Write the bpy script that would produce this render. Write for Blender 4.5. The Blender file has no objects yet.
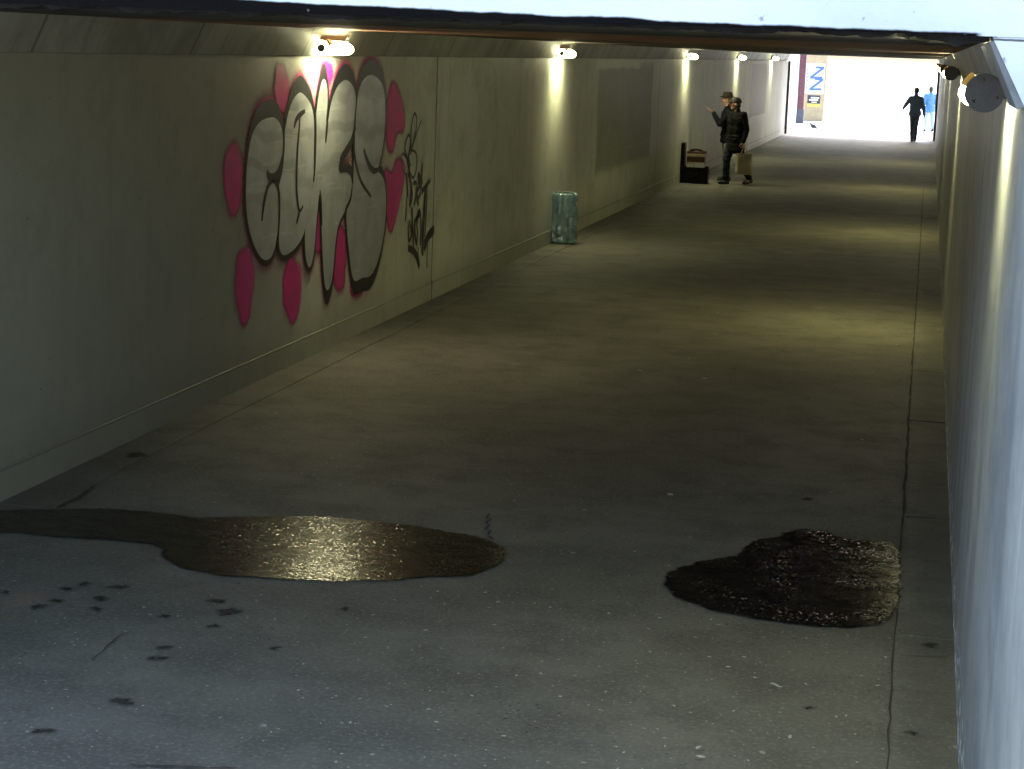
import bpy, bmesh, math, random
from mathutils import Vector, Matrix, noise

random.seed(7)
S = bpy.context.scene
COL = S.collection
R = math.radians
sin, cos, PI = math.sin, math.cos, math.pi

# ------------------------------------------------------------------ camera
F_PX, ROLL, PITCH, YAW, CAM_H = 1900.0, R(2.1), R(10.077557), R(11.935058), 2.58
Fw = Vector((-sin(YAW) * cos(PITCH), cos(YAW) * cos(PITCH), -sin(PITCH)))
R0 = Vector((cos(YAW), sin(YAW), 0)); U0 = R0.cross(Fw)
Rr = R0 * cos(ROLL) + U0 * sin(ROLL); Uu = -R0 * sin(ROLL) + U0 * cos(ROLL)
C0 = Vector((0, 0, CAM_H))
cd = bpy.data.cameras.new('camera'); cam = bpy.data.objects.new('camera', cd); COL.objects.link(cam)
cam.matrix_world = Matrix(((Rr.x, Uu.x, -Fw.x, C0.x), (Rr.y, Uu.y, -Fw.y, C0.y), (Rr.z, Uu.z, -Fw.z, C0.z), (0, 0, 0, 1)))
cd.sensor_width = 36; cd.lens = F_PX * 36 / 1024; cd.clip_start = .05; cd.clip_end = 6000
S.camera = cam

# measurements taken off the photograph: where a sight line meets a real surface
def ray(x, y): return Rr * ((x - 512) / F_PX) - Uu * ((y - 384.5) / F_PX) + Fw
def on_floor(x, y, z=0.0):
    d = ray(x, y); return C0 + d * ((z - C0.z) / d.z)
def wall_x(Y): return -4.87 + .0022 * Y
def on_wall(x, y):
    d = ray(x, y); X = -4.85
    for _ in range(5):
        P = C0 + d * (X / d.x); X = wall_x(P.y)
    return P
def on_y(x, y, Y):
    d = ray(x, y); return C0 + d * (Y / d.y)

# ------------------------------------------------------------------ helpers
def link(o, parent=None):
    COL.objects.link(o)
    if parent: o.parent = parent
    return o
def obj(name, bm, m, parent=None, smooth=False):
    me = bpy.data.meshes.new(name)
    if isinstance(bm, bmesh.types.BMesh):
        bm.to_mesh(me); bm.free()
    else: me = bm
    for mm in (m if isinstance(m, (list, tuple)) else [m]): me.materials.append(mm)
    if smooth: me.polygons.foreach_set('use_smooth', [True] * len(me.polygons))
    return link(bpy.data.objects.new(name, me), parent)
def tag(o, label=None, cat=None, group=None, kind=None):
    for k, v in (('label', label), ('category', cat), ('group', group), ('kind', kind)):
        if v: o[k] = v
    return o
def thing(name, label, cat, loc=(0, 0, 0), rz=0, group=None):
    o = bpy.data.objects.new(name, None); o.empty_display_size = .1; link(o)
    o.location = loc; o.rotation_euler.z = rz
    return tag(o, label, cat, group)
def copy_tree(o, parent=None):
    c = o.copy(); link(c)
    if parent: c.parent = parent
    for ch in list(o.children): copy_tree(ch, c)
    return c
def box(bm, x0, x1, y0, y1, z0, z1, bev=0):
    r = bmesh.ops.create_cube(bm, size=1, matrix=Matrix.Translation(((x0 + x1) / 2, (y0 + y1) / 2, (z0 + z1) / 2)) @ Matrix.Diagonal((x1 - x0, y1 - y0, z1 - z0, 1)))
    if bev:
        ed = {e for v in r['verts'] for e in v.link_edges}
        bmesh.ops.bevel(bm, geom=list(ed), offset=bev, segments=2, affect='EDGES', profile=.5)
    return bm
def B(*a): return box(bmesh.new(), *a)
def prism(bm, prof, y0, y1, axis='y'):
    """profile of (x, z) points swept along y"""
    a = [bm.verts.new((p[0], y0, p[1])) for p in prof]; b = [bm.verts.new((p[0], y1, p[1])) for p in prof]
    n = len(prof)
    for i in range(n): bm.faces.new((a[i], a[(i + 1) % n], b[(i + 1) % n], b[i]))
    bm.faces.new(a[::-1]); bm.faces.new(b)
    bmesh.ops.recalc_face_normals(bm, faces=bm.faces)
    return bm
def capsule(bm, a, b, ra, rb, seg=12):
    a, b = Vector(a), Vector(b); d = b - a; L = d.length
    q = d.to_track_quat('Z', 'Y').to_matrix().to_4x4() if L > 1e-6 else Matrix()
    for p, r in ((a, ra), (b, rb)):
        bmesh.ops.create_uvsphere(bm, u_segments=seg, v_segments=8, radius=r, matrix=Matrix.Translation(p) @ q)
    if L > 1e-6:
        bmesh.ops.create_cone(bm, cap_ends=True, segments=seg, radius1=ra, radius2=rb, depth=L, matrix=Matrix.Translation((a + b) / 2) @ q)
def ellip(bm, c, r, rot=None):
    m = Matrix.Translation(c) @ (rot or Matrix()) @ Matrix.Diagonal((r[0], r[1], r[2], 1))
    bmesh.ops.create_uvsphere(bm, u_segments=18, v_segments=12, radius=1, matrix=m)
def fuse(name, bm, m, parent=None, voxel=.01, it=3, wr=0, wf=9, label=None):
    """one continuous skin round the overlapping shapes"""
    me = bpy.data.meshes.new(name); bm.to_mesh(me); bm.free()
    t = bpy.data.objects.new(name, me); link(t)
    r = t.modifiers.new('r', 'REMESH'); r.mode = 'VOXEL'; r.voxel_size = voxel
    s = t.modifiers.new('s', 'SMOOTH'); s.factor = .5; s.iterations = it
    dg = bpy.context.evaluated_depsgraph_get()
    out = bpy.data.meshes.new_from_object(t.evaluated_get(dg))
    bpy.data.objects.remove(t); bpy.data.meshes.remove(me)
    out.name = name
    if wr:
        nor = [v.normal.copy() for v in out.vertices]
        for v, n in zip(out.vertices, nor):
            p = v.co; v.co = p + n * wr * (noise.noise(Vector((p.x * wf, p.y * wf, p.z * wf * 1.7))) + .5 * noise.noise(p * wf * 2.3))
    o = obj(name, out, m, parent, True)
    return o

# ------------------------------------------------------------------ materials
def new_mat(name):
    m = bpy.data.materials.new(name); m.use_nodes = True
    nt = m.node_tree; nt.nodes.clear()
    out = nt.nodes.new('ShaderNodeOutputMaterial')
    return m, nt, out
class G:
    """tiny node-graph writer"""
    def __init__(s, nt): s.nt = nt
    def n(s, t, **k):
        x = s.nt.nodes.new(t)
        for a, v in k.items(): setattr(x, a, v)
        return x
    def put(s, sock, v):
        if isinstance(v, bpy.types.NodeSocket): s.nt.links.new(v, sock)
        else:
            if sock.type == 'RGBA' and len(v) == 3: v = (*v, 1)
            sock.default_value = v
    def math(s, op, a, b=0.0, c=None, clamp=False):
        x = s.n('ShaderNodeMath', operation=op, use_clamp=clamp)
        s.put(x.inputs[0], a); s.put(x.inputs[1], b)
        if c is not None: s.put(x.inputs[2], c)
        return x.outputs[0]
    def mix(s, f, a, b, mode='MIX'):
        x = s.n('ShaderNodeMix', data_type='RGBA', blend_type=mode)
        s.put(x.inputs[0], f); s.put(x.inputs[6], a); s.put(x.inputs[7], b)
        return x.outputs[2]
    def pos(s):
        x = s.n('ShaderNodeTexCoord'); return x.outputs['Object']
    def xyz(s, v):
        x = s.n('ShaderNodeSeparateXYZ'); s.put(x.inputs[0], v); return x.outputs
    def scale(s, v, sc):
        x = s.n('ShaderNodeMapping'); s.put(x.inputs[0], v); x.inputs['Scale'].default_value = sc; return x.outputs[0]
    def noise(s, v, sc, det=4, rough=.55, dist=0):
        x = s.n('ShaderNodeTexNoise'); s.put(x.inputs['Vector'], v)
        x.inputs['Scale'].default_value = sc; x.inputs['Detail'].default_value = det; x.inputs['Roughness'].default_value = rough
        x.inputs['Distortion'].default_value = dist
        return x.outputs['Fac']
    def vor(s, v, sc, out='Distance', rnd=1):
        x = s.n('ShaderNodeTexVoronoi'); s.put(x.inputs['Vector'], v); x.inputs['Scale'].default_value = sc; x.inputs['Randomness'].default_value = rnd
        return x.outputs[out]
    def ramp(s, f, a, b, lo=0.0, hi=1.0):
        x = s.n('ShaderNodeMapRange', interpolation_type='SMOOTHSTEP'); s.put(x.inputs[0], f)
        x.inputs[1].default_value = a; x.inputs[2].default_value = b; x.inputs[3].default_value = lo; x.inputs[4].default_value = hi
        return x.outputs[0]
    def inside(s, v, a, b, w):
        return s.math('MULTIPLY', s.ramp(v, a - w, a + w), s.ramp(v, b - w, b + w, 1, 0))
    def bump(s, h, st=.3, d=.01):
        x = s.n('ShaderNodeBump'); s.put(x.inputs['Height'], h); x.inputs['Strength'].default_value = st; x.inputs['Distance'].default_value = d
        return x.outputs[0]
    def bsdf(s, col, rough=.6, **k):
        x = s.n('ShaderNodeBsdfPrincipled'); s.put(x.inputs['Base Color'], col); s.put(x.inputs['Roughness'], rough)
        for a, v in k.items(): s.put(x.inputs[a.replace('_', ' ')], v)
        return x.outputs[0]
    def out(s, o, sh): s.nt.links.new(sh, o.inputs['Surface'])

def simple(name, c, c2=None, sc=8, rough=.6, bump=.15, metal=0, stretch=(1, 1, 1), **k):
    m, nt, o = new_mat(name); g = G(nt); p = g.scale(g.pos(), stretch)
    f = g.ramp(g.noise(p, sc, 6, .6), .3, .7)
    c2 = c2 or tuple(x * .7 for x in c)
    n = g.bump(g.noise(p, sc * 4, 4), bump, .01)
    rr = g.math('ADD', rough - .08, g.math('MULTIPLY', g.noise(p, sc * 2.3), .16))
    g.out(o, g.bsdf(g.mix(f, c, c2), rr, Normal=n, Metallic=metal, **k))
    return m

def emit(name, c, st):
    m, nt, o = new_mat(name); g = G(nt)
    e = g.n('ShaderNodeEmission'); g.put(e.inputs[0], c); e.inputs[1].default_value = st
    g.out(o, e.outputs[0]); return m

def wall_mat(name, left):
    m, nt, o = new_mat(name); g = G(nt); p = g.pos(); x, y, z = g.xyz(p)
    big = g.noise(p, .55, 5, .6); mid = g.noise(p, 3.2, 6, .65)
    streak = g.noise(g.scale(p, (1, 3.0, .12)), 2.2, 5, .6)
    c = g.mix(g.ramp(big, .3, .7), (.58, .595, .50), (.47, .48, .405))
    c = g.mix(g.math('MULTIPLY', g.ramp(mid, .45, .75), .42), c, (.27, .275, .225))
    c = g.mix(g.math('MULTIPLY', g.ramp(streak, .5, .75), .25 if left else .6), c, (.23, .225, .19))
    # rising dirt along the foot
    ft = g.math('ADD', z, g.math('MULTIPLY', g.noise(p, 1.6, 5), .5))
    c = g.mix(g.math('MULTIPLY', g.ramp(ft, .35, .75, 1, 0), .45), c, (.16, .155, .12))
    wob = g.math('SUBTRACT', g.noise(p, 1.3, 4), .5)
    yw = g.math('ADD', y, g.math('MULTIPLY', wob, .5)); zw = g.math('ADD', z, g.math('MULTIPLY', wob, .12))
    if left:
        def patch(y0, y1, z0, z1, col, w, a, cc, wz=.03):
            k = g.math('MULTIPLY', g.inside(yw, y0, y1, w), g.inside(zw, z0, z1, wz))
            return g.mix(g.math('MULTIPLY', k, a), cc, col)
        c = patch(28.2, 33.8, .75, 2.37, (.17, .18, .14), .12, .75, c, .08)     # dark repaint
        c = patch(28.0, 32.2, 2.30, 2.43, (.62, .62, .56), .05, .7, c)           # pale strip over it
        c = patch(33.8, 36.6, .9, 2.40, (.56, .56, .52), .08, .6, c)
        c = patch(52.4, 57.2, .9, 2.36, (.15, .17, .14), .05, .85, c)
        c = patch(52.4, 57.6, .12, .9, (.68, .69, .68), .05, .8, c)
        c = patch(57.4, 62, 1.5, 2.40, (.62, .62, .60), .06, .6, c)
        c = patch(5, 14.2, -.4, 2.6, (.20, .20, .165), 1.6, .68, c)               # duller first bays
        # board marks of the farther bays
        bd = g.math('PINGPONG', y, .35)
        k = g.math('MULTIPLY', g.ramp(bd, 0, .03, 1, 0), g.ramp(y, 35, 37))
        c = g.mix(g.math('MULTIPLY', k, .5), c, (.16, .16, .15))
        hi = g.math('SUBTRACT', 1, g.ramp(y, 35, 40, 0, .55))
        c = g.mix(g.math('MULTIPLY', g.ramp(y, 35, 40), .4), c, (.60, .61, .60))  # farther bays paler: daylight from the exit put into the wall colour
        # hairline horizontal scratch
        zz = g.math('ABSOLUTE', g.math('SUBTRACT', g.math('ADD', z, g.math('MULTIPLY', wob, .03)), 1.02))
        k = g.math('MULTIPLY', g.ramp(zz, .002, .006, 1, 0), g.ramp(g.noise(p, .9), .5, .55))
        c = g.mix(g.math('MULTIPLY', k, .5), c, (.65, .64, .56))
        for yj in (34.6, 50.6):
            c = g.mix(g.math('MULTIPLY', g.inside(y, yj, yj + .04, .01), .8), c, (.06, .06, .05))
    else:
        c = g.mix(.6, c, (.21, .23, .27))
        c = g.mix(g.math('MULTIPLY', g.ramp(g.noise(g.scale(p, (1, .5, 1)), 1.6, 6, .7), .45, .65), .5), c, (.16, .165, .18))
        # scratches and rubbed marks
        sp = g.scale(p, (1, 9, .35)); v = g.vor(sp, 2.6)
        k = g.math('MULTIPLY', g.ramp(v, .012, .03, 1, 0), g.ramp(z, .1, .5))
        c = g.mix(g.math('MULTIPLY', k, .8), c, (.85, .85, .84))
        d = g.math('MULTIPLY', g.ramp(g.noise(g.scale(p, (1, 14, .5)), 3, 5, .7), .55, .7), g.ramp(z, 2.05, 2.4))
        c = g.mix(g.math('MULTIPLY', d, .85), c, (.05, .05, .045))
        # flaked paint along the foot
        c = g.mix(g.math('MULTIPLY', g.ramp(g.noise(g.scale(p, (1, .9, .35)), 2.6, 6, .7), .42, .7), .6), c, (.15, .165, .19))
        rub = g.ramp(g.noise(g.scale(p, (1, 2.2, .12)), 2.4, 4, .6), .64, .67)
        c = g.mix(g.math('MULTIPLY', rub, .35), c, (.7, .7, .7))
        fl = g.math('MULTIPLY', g.ramp(g.noise(g.scale(p, (1, .5, 1)), 14, 4), .53, .57), g.ramp(z, .08, .30, 1, 0))
        c = g.mix(fl, c, (.78, .80, .80))
        for yj in (9.6, 13.4, 19.5, 22.5, 29, 33, 41, 50):
            c = g.mix(g.math('MULTIPLY', g.inside(y, yj, yj + .06, .012), .7), c, (.07, .07, .065))
    if left: c = g.mix(g.math('MULTIPLY', g.inside(z, .172, .193, .004), .5), c, (.10, .10, .085))
    # pits and specks
    pits = g.ramp(g.vor(p, 5.5), .03, .05, 1, 0)
    c = g.mix(g.math('MULTIPLY', pits, .7), c, (.06, .06, .05))
    h = g.math('ADD', g.math('MULTIPLY', mid, .6), g.math('MULTIPLY', g.noise(p, 38, 4), .4))
    n = g.bump(h, .35 if left else .22, .012)
    rr = g.math('ADD', .46 if left else .36, g.math('MULTIPLY', mid, .25))
    g.out(o, g.bsdf(c, rr, Normal=n)); return m

def floor_mat(name, base=(.145, .140, .123)):
    m, nt, o = new_mat(name); g = G(nt); p = g.pos(); x, y, z = g.xyz(p)
    big = g.noise(p, .45, 6, .62, .4); mid = g.noise(p, 2.4, 7, .68); fine = g.noise(p, 46, 5, .7)
    lanes = g.noise(g.scale(p, (.35, 1.7, 1)), 1.2, 5, .6)
    c = g.mix(g.ramp(big, .32, .7), base, tuple(v * .62 for v in base))
    c = g.mix(g.math('MULTIPLY', g.ramp(mid, .42, .68), .7), c, tuple(v * .5 for v in base))
    c = g.mix(g.math('MULTIPLY', g.ramp(lanes, .5, .7), .4), c, tuple(v * .55 for v in base))
    c = g.mix(g.math('MULTIPLY', g.ramp(fine, .48, .72), .5), c, tuple(min(1, v * 1.9) for v in base))
    # small dark pits, clustered
    cl = g.ramp(g.noise(p, .8, 3), .5, .62)
    pit = g.math('MULTIPLY', g.ramp(g.vor(p, 21), .10, .17, 1, 0), g.math('ADD', g.math('MULTIPLY', cl, .6), .4))
    c = g.mix(pit, c, (.03, .028, .025))
    # trodden gum and scraps of lime
    v2 = g.vor(g.scale(p, (1, .7, 1)), 3.1); kk = g.ramp(g.math('ADD', v2, g.math('MULTIPLY', g.noise(p, 30, 3), .09)), .075, .09, 1, 0)
    c = g.mix(g.math('MULTIPLY', kk, .5), c, (.42, .42, .40))
    sp = g.ramp(g.vor(g.scale(p, (1, .8, 1)), 13), .05, .09, 1, 0)
    c = g.mix(g.math('MULTIPLY', sp, .6), c, (.40, .40, .37))
    # rusty drips
    ru = g.math('MULTIPLY', g.ramp(g.noise(p, 1.1, 4), .66, .75), .35)
    c = g.mix(ru, c, (.20, .12, .07))
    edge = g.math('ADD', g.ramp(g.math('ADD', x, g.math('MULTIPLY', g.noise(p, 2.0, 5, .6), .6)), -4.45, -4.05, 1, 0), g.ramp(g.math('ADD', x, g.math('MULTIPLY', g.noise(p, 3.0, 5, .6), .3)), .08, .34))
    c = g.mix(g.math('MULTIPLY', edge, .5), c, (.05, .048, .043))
    rr = g.math('ADD', .50, g.math('MULTIPLY', mid, .3))
    h = g.math('ADD', fine, g.math('MULTIPLY', mid, 1.5))
    g.out(o, g.bsdf(c, rr, Normal=g.bump(h, .5, .006), Specular_IOR_Level=.22)); return m

def paint_mat(name, c, c2, rough=.45, metal=0, bands=False):
    """spray paint; the mesh attribute «cover» thins it out at the fringe"""
    m, nt, o = new_mat(name); g = G(nt); p = g.pos()
    f = g.ramp(g.noise(p, 5, 5), .35, .7)
    col = g.mix(f, c, c2)
    if bands:
        w = g.n('ShaderNodeTexWave', wave_type='BANDS', bands_direction='Z', wave_profile='SIN')
        g.put(w.inputs[0], p); w.inputs['Scale'].default_value = 1.1; w.inputs['Distortion'].default_value = 7; w.inputs['Detail'].default_value = 2; w.inputs['Detail Scale'].default_value = 1.2
        col = g.mix(g.math('MULTIPLY', g.math('MULTIPLY', g.ramp(w.outputs[1], .55, .95), g.ramp(g.xyz(p)[2], 1.0, 1.7)), .45), col, tuple(v * .45 for v in c))
        sc = g.math('MULTIPLY', g.ramp(g.noise(g.scale(p, (1, .5, 7)), 2, 3), .62, .64), .25)
        col = g.mix(sc, col, (.75, .75, .7))
    a = g.n('ShaderNodeAttribute', attribute_name='cover')
    k = g.math('ADD', a.outputs['Fac'], g.math('MULTIPLY', g.math('SUBTRACT', g.noise(p, 60, 3), .5), .5))
    k = g.ramp(k, .12, .8)
    tr = g.n('ShaderNodeBsdfTransparent'); mx = g.n('ShaderNodeMixShader')
    g.put(mx.inputs[0], k); nt.links.new(tr.outputs[0], mx.inputs[1])
    nt.links.new(g.bsdf(col, rough, Metallic=metal, Normal=g.bump(g.noise(p, 38, 4), .2, .01)), mx.inputs[2])
    g.out(o, mx.outputs[0]); return m

def facets(g, p, sc, k, rare=None):
    """tiny facets, each with a tilt of its own; a few of them (rare) tilt strongly"""
    v = g.vor(p, sc, 'Color')
    few = g.math('MULTIPLY', g.ramp(g.xyz(v)[2], .80, .86), g.ramp(g.noise(p, 3.5, 4, .6), .42, .6))
    if rare: k = g.math('ADD', k, g.math('MULTIPLY', few, rare))
    d = g.n('ShaderNodeVectorMath', operation='SUBTRACT'); g.put(d.inputs[0], v); d.inputs[1].default_value = (.5, .5, .5)
    e = g.n('ShaderNodeVectorMath', operation='SCALE'); g.put(e.inputs[0], d.outputs[0]); g.put(e.inputs['Scale'], k)
    ge = g.n('ShaderNodeNewGeometry')
    a = g.n('ShaderNodeVectorMath', operation='ADD'); g.put(a.inputs[0], ge.outputs['Normal']); g.put(a.inputs[1], e.outputs[0])
    n = g.n('ShaderNodeVectorMath', operation='NORMALIZE'); g.put(n.inputs[0], a.outputs[0])
    return (n.outputs[0], few) if rare else n.outputs[0]
def wet_mat(name, spec, tilt, ior):
    m, nt, o = new_mat(name); g = G(nt); p = g.pos()
    a = g.n('ShaderNodeAttribute', attribute_name='cover')
    k = g.math('ADD', a.outputs['Fac'], g.math('MULTIPLY', g.math('SUBTRACT', g.noise(p, 14, 4), .5), .9))
    k = g.ramp(k, .25, .7)
    rip = g.noise(g.scale(p, (.5, 1, 1)), 30, 4, .7)
    am = g.math('MULTIPLY', g.ramp(g.noise(g.scale(p, (.6, 1, 1)), 5, 5, .65), .36, .62), tilt)
    nf, few = facets(g, g.scale(p, (.6, .45, 1)), 190, g.math('ADD', am, tilt * .25), .3)
    bs = g.n('ShaderNodeBump'); g.put(bs.inputs['Height'], rip); bs.inputs['Distance'].default_value = .004
    bs.inputs['Strength'].default_value = .22; g.put(bs.inputs['Normal'], nf)
    sp2 = g.math('MULTIPLY', g.ramp(g.noise(g.scale(p, (.5, 1, 1)), 12, 5, .7), .35, .65), spec)
    c = g.mix(g.ramp(g.noise(p, 9, 5), .3, .7), (.003, .003, .003), (.010, .009, .009))
    sh = g.bsdf(c, g.math('ADD', .09, g.math('MULTIPLY', rip, .20)), Normal=bs.outputs[0], IOR=ior, Specular_IOR_Level=g.math('ADD', g.math('ADD', sp2, spec * .35), g.math('MULTIPLY', few, .09)))
    tr = g.n('ShaderNodeBsdfTransparent'); mx = g.n('ShaderNodeMixShader')
    g.put(mx.inputs[0], k); nt.links.new(tr.outputs[0], mx.inputs[1]); nt.links.new(sh, mx.inputs[2])
    g.out(o, mx.outputs[0]); return m

def haunch_mat(name, off):
    m, nt, o = new_mat(name); g = G(nt); p = g.pos(); x, y, z = g.xyz(p)
    c = g.mix(g.ramp(g.noise(p, 1.2, 6, .65), .3, .7), (.42, .42, .37), (.24, .24, .21))
    j = g.math('PINGPONG', g.math('ADD', y, off), 1.15)
    c = g.mix(g.math('MULTIPLY', g.ramp(j, .010, .025, 1, 0), .55), c, (.03, .03, .028))
    c = g.mix(g.math('MULTIPLY', g.ramp(g.noise(g.scale(p, (1, 5, .6)), 3, 5), .52, .72), .28), c, (.12, .11, .09))
    g.out(o, g.bsdf(c, .55, Normal=g.bump(g.noise(p, 25, 5), .3, .01))); return m

def ceiling_mat(name):
    m, nt, o = new_mat(name); g = G(nt); p = g.pos(); x, y, z = g.xyz(p)
    rust = g.mix(g.ramp(g.noise(p, 2.2, 7, .7), .3, .7), (.42, .20, .10), (.24, .10, .05))
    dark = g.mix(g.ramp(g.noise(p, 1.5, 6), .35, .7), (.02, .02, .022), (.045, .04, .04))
    yy = g.math('ADD', y, g.math('MULTIPLY', g.noise(p, 1.1, 4), .7))
    k = g.inside(yy, 10.6, 27.5, .35)
    c = g.mix(k, dark, rust)
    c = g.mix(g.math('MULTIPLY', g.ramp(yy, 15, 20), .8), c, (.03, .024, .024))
    fl = g.math('MULTIPLY', g.ramp(g.noise(p, 3, 6, .7), .60, .68), g.math('MULTIPLY', g.ramp(x, -1.6, -.3), g.ramp(y, 7, 9)))
    c = g.mix(fl, c, (.45, .44, .42))
    g.out(o, g.bsdf(c, .6, Normal=g.bump(g.noise(p, 18, 6), .4, .015))); return m

def lintel_mat(name):
    m, nt, o = new_mat(name); g = G(nt); p = g.pos(); x, y, z = g.xyz(p)
    c = g.mix(g.ramp(g.noise(p, 1.1, 6, .6), .3, .75), (.62, .64, .68), (.5, .52, .56))
    zz = g.math('ADD', z, g.math('ADD', g.math('MULTIPLY', g.noise(p, 5, 4, .6), .022), .014))
    edge = g.math('MULTIPLY', g.ramp(g.math('ADD', zz, g.math('MULTIPLY', g.ramp(x, -4, .2, -.045, 0), 1)), 2.692, 2.700, 1, 0), g.ramp(x, .12, .15, 1, 0))
    c = g.mix(edge, c, (.005, .0045, .005))
    sp = g.math('MULTIPLY', g.ramp(g.noise(p, 22, 5, .7), .66, .72), g.ramp(z, 2.7, 2.78, .7, 0))
    c = g.mix(sp, c, (.16, .15, .16))
    crack = g.math('MULTIPLY', g.ramp(g.math('ABSOLUTE', g.math('SUBTRACT', zz, 2.68)), .002, .005, 1, 0), g.ramp(x, .14, .16))
    c = g.mix(crack, c, (.08, .08, .08))
    g.out(o, g.bsdf(c, .6, Normal=g.bump(g.noise(p, 20, 5), .25, .01), Specular_IOR_Level=g.math('SUBTRACT', .4, g.math('MULTIPLY', edge, .38)))); return m

M = {}
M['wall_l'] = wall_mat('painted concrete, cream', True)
M['wall_r'] = wall_mat('painted concrete, pale grey', False)
M['floor'] = floor_mat('worn concrete floor')
M['strip'] = floor_mat('concrete edge strip', (.16, .157, .14))
M['haunch'] = haunch_mat('concrete haunch', 1.8)
M['haunch_r'] = haunch_mat('concrete haunch, other side', .45)
M['ceil'] = ceiling_mat('rusted soffit')
M['lintel'] = lintel_mat('whitewashed portal')
M['pave'] = simple('pale paving', (.62, .62, .60), (.54, .54, .52), 1.2, .7)
M['stair'] = simple('stair concrete', (.42, .42, .40), (.3, .3, .28), 3, .7)
M['pink'] = paint_mat('magenta spray paint', (.62, .02, .24), (.48, .014, .18), .5)
M['black'] = paint_mat('black spray paint', (.008, .008, .008), (.016, .015, .014), .45)
M['silver'] = paint_mat('silver spray paint', (.50, .53, .56), (.42, .45, .48), .42, .4, True)
M['marker'] = paint_mat('black marker ink', (.012, .012, .011), (.02, .02, .018), .4)
M['wet'] = wet_mat('rain water on rough concrete', .50, .09, 1.33)
M['wet2'] = wet_mat('thin film of water', .05, .12, 1.2)
M['lens'] = emit('lamp glass, lit', (1, .96, .54), 12)
M['housing'] = simple('lamp housing, grey', (.050, .051, .054), (.033, .034, .036), 14, .5)
M['amber'] = simple('lamp ring, brass', (.45, .26, .06), (.3, .16, .03), 20, .3, metal=.7)
M['strip_metal'] = simple('painted cover strip', (.26, .28, .31), (.16, .17, .19), 9, .55)
M['iron'] = simple('dark iron', (.03, .028, .028), (.06, .04, .03), 9, .5)
M['skin'] = simple('skin', (.50, .30, .22), (.42, .23, .16), 12, .5, .05)
M['hair'] = simple('hair, dark', (.03, .025, .02), (.015, .012, .01), 60, .5)
M['navy'] = simple('navy cloth', (.006, .007, .012), (.011, .013, .02), 14, .75, Specular_IOR_Level=.12)
M['wax'] = simple('dark waxed cloth', (.004, .005, .009), (.009, .009, .010), 6, .8, Specular_IOR_Level=.12)
M['denim'] = simple('dark denim', (.010, .016, .032), (.018, .026, .045), 16, .8, Specular_IOR_Level=.12)
M['khaki'] = simple('khaki cloth', (.17, .165, .12), (.10, .10, .075), 9, .8)
M['shoe'] = simple('black leather', (.012, .012, .012), (.02, .02, .02), 20, .35)
M['felt'] = simple('brown felt', (.055, .043, .03), (.035, .027, .02), 16, .85)
M['cap'] = simple('dark cap cloth', (.022, .022, .026), (.035, .035, .04), 20, .8)
M['slate'] = simple('dark cloth with exit glare', (.12, .17, .28), (.09, .13, .22), 8, .75)  # dark cloth lightened and blued; veiling glare of the exit is in the colour
M['slatedark'] = simple('dark trousers with exit glare', (.07, .09, .14), (.05, .07, .11), 8, .8)  # trousers lightened the same way, exit glare mixed into their colour
M['blue'] = simple('light blue quilted nylon', (.07, .20, .42), (.10, .26, .5), 9, .4)
M['paleblue'] = simple('pale blue cloth', (.42, .52, .66), (.34, .44, .6), 9, .8)
M['bag'] = simple('beige bag paper', (.42, .37, .27), (.33, .29, .20), 7, .7, .3)
M['case'] = simple('black case covering', (.008, .008, .008), (.016, .016, .016), 18, .6, Specular_IOR_Level=.12)
M['cream'] = simple('cream band', (.62, .52, .36), (.5, .4, .27), 22, .5)
M['brown'] = simple('red brown body', (.14, .045, .02), (.09, .03, .015), 18, .4)
M['paper'] = simple('white paper', (.8, .8, .78), (.7, .7, .68), 20, .8)
M['maroon'] = simple('maroon painted steel', (.16, .045, .06), (.10, .03, .045), 10, .5)
M['slategrey'] = simple('dark grey base', (.10, .10, .13), (.07, .07, .09), 8, .7)
M['tan'] = simple('tan render', (.40, .32, .20), (.33, .25, .15), 6, .85)
M['white'] = simple('white wall paint', (.78, .79, .80), (.68, .69, .71), 2, .7)
M['greyblk'] = simple('grey block', (.40, .40, .43), (.3, .3, .33), 5, .8)
M['posterpaper'] = simple('poster paper', (.62, .66, .74), (.55, .6, .7), 9, .7)
M['posterblue'] = simple('poster blue', (.07, .14, .45), (.05, .11, .38), 16, .6)
M['sign'] = simple('black sign face', (.02, .022, .03), (.03, .03, .04), 12, .5)
M['yellow'] = simple('yellow strip', (.72, .56, .10), (.62, .46, .08), 12, .6)
M['feather'] = simple('grey feathers', (.13, .14, .15), (.07, .08, .09), 24, .7)
M['gum'] = simple('pale specks', (.42, .42, .40), (.34, .34, .32), 40, .8)
M['crack'] = simple('dirt in cracks', (.022, .02, .019), (.035, .03, .028), 30, .9)
M['damp'] = paint_mat('damp marks', (.014, .014, .014), (.03, .029, .028), .8)

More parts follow.
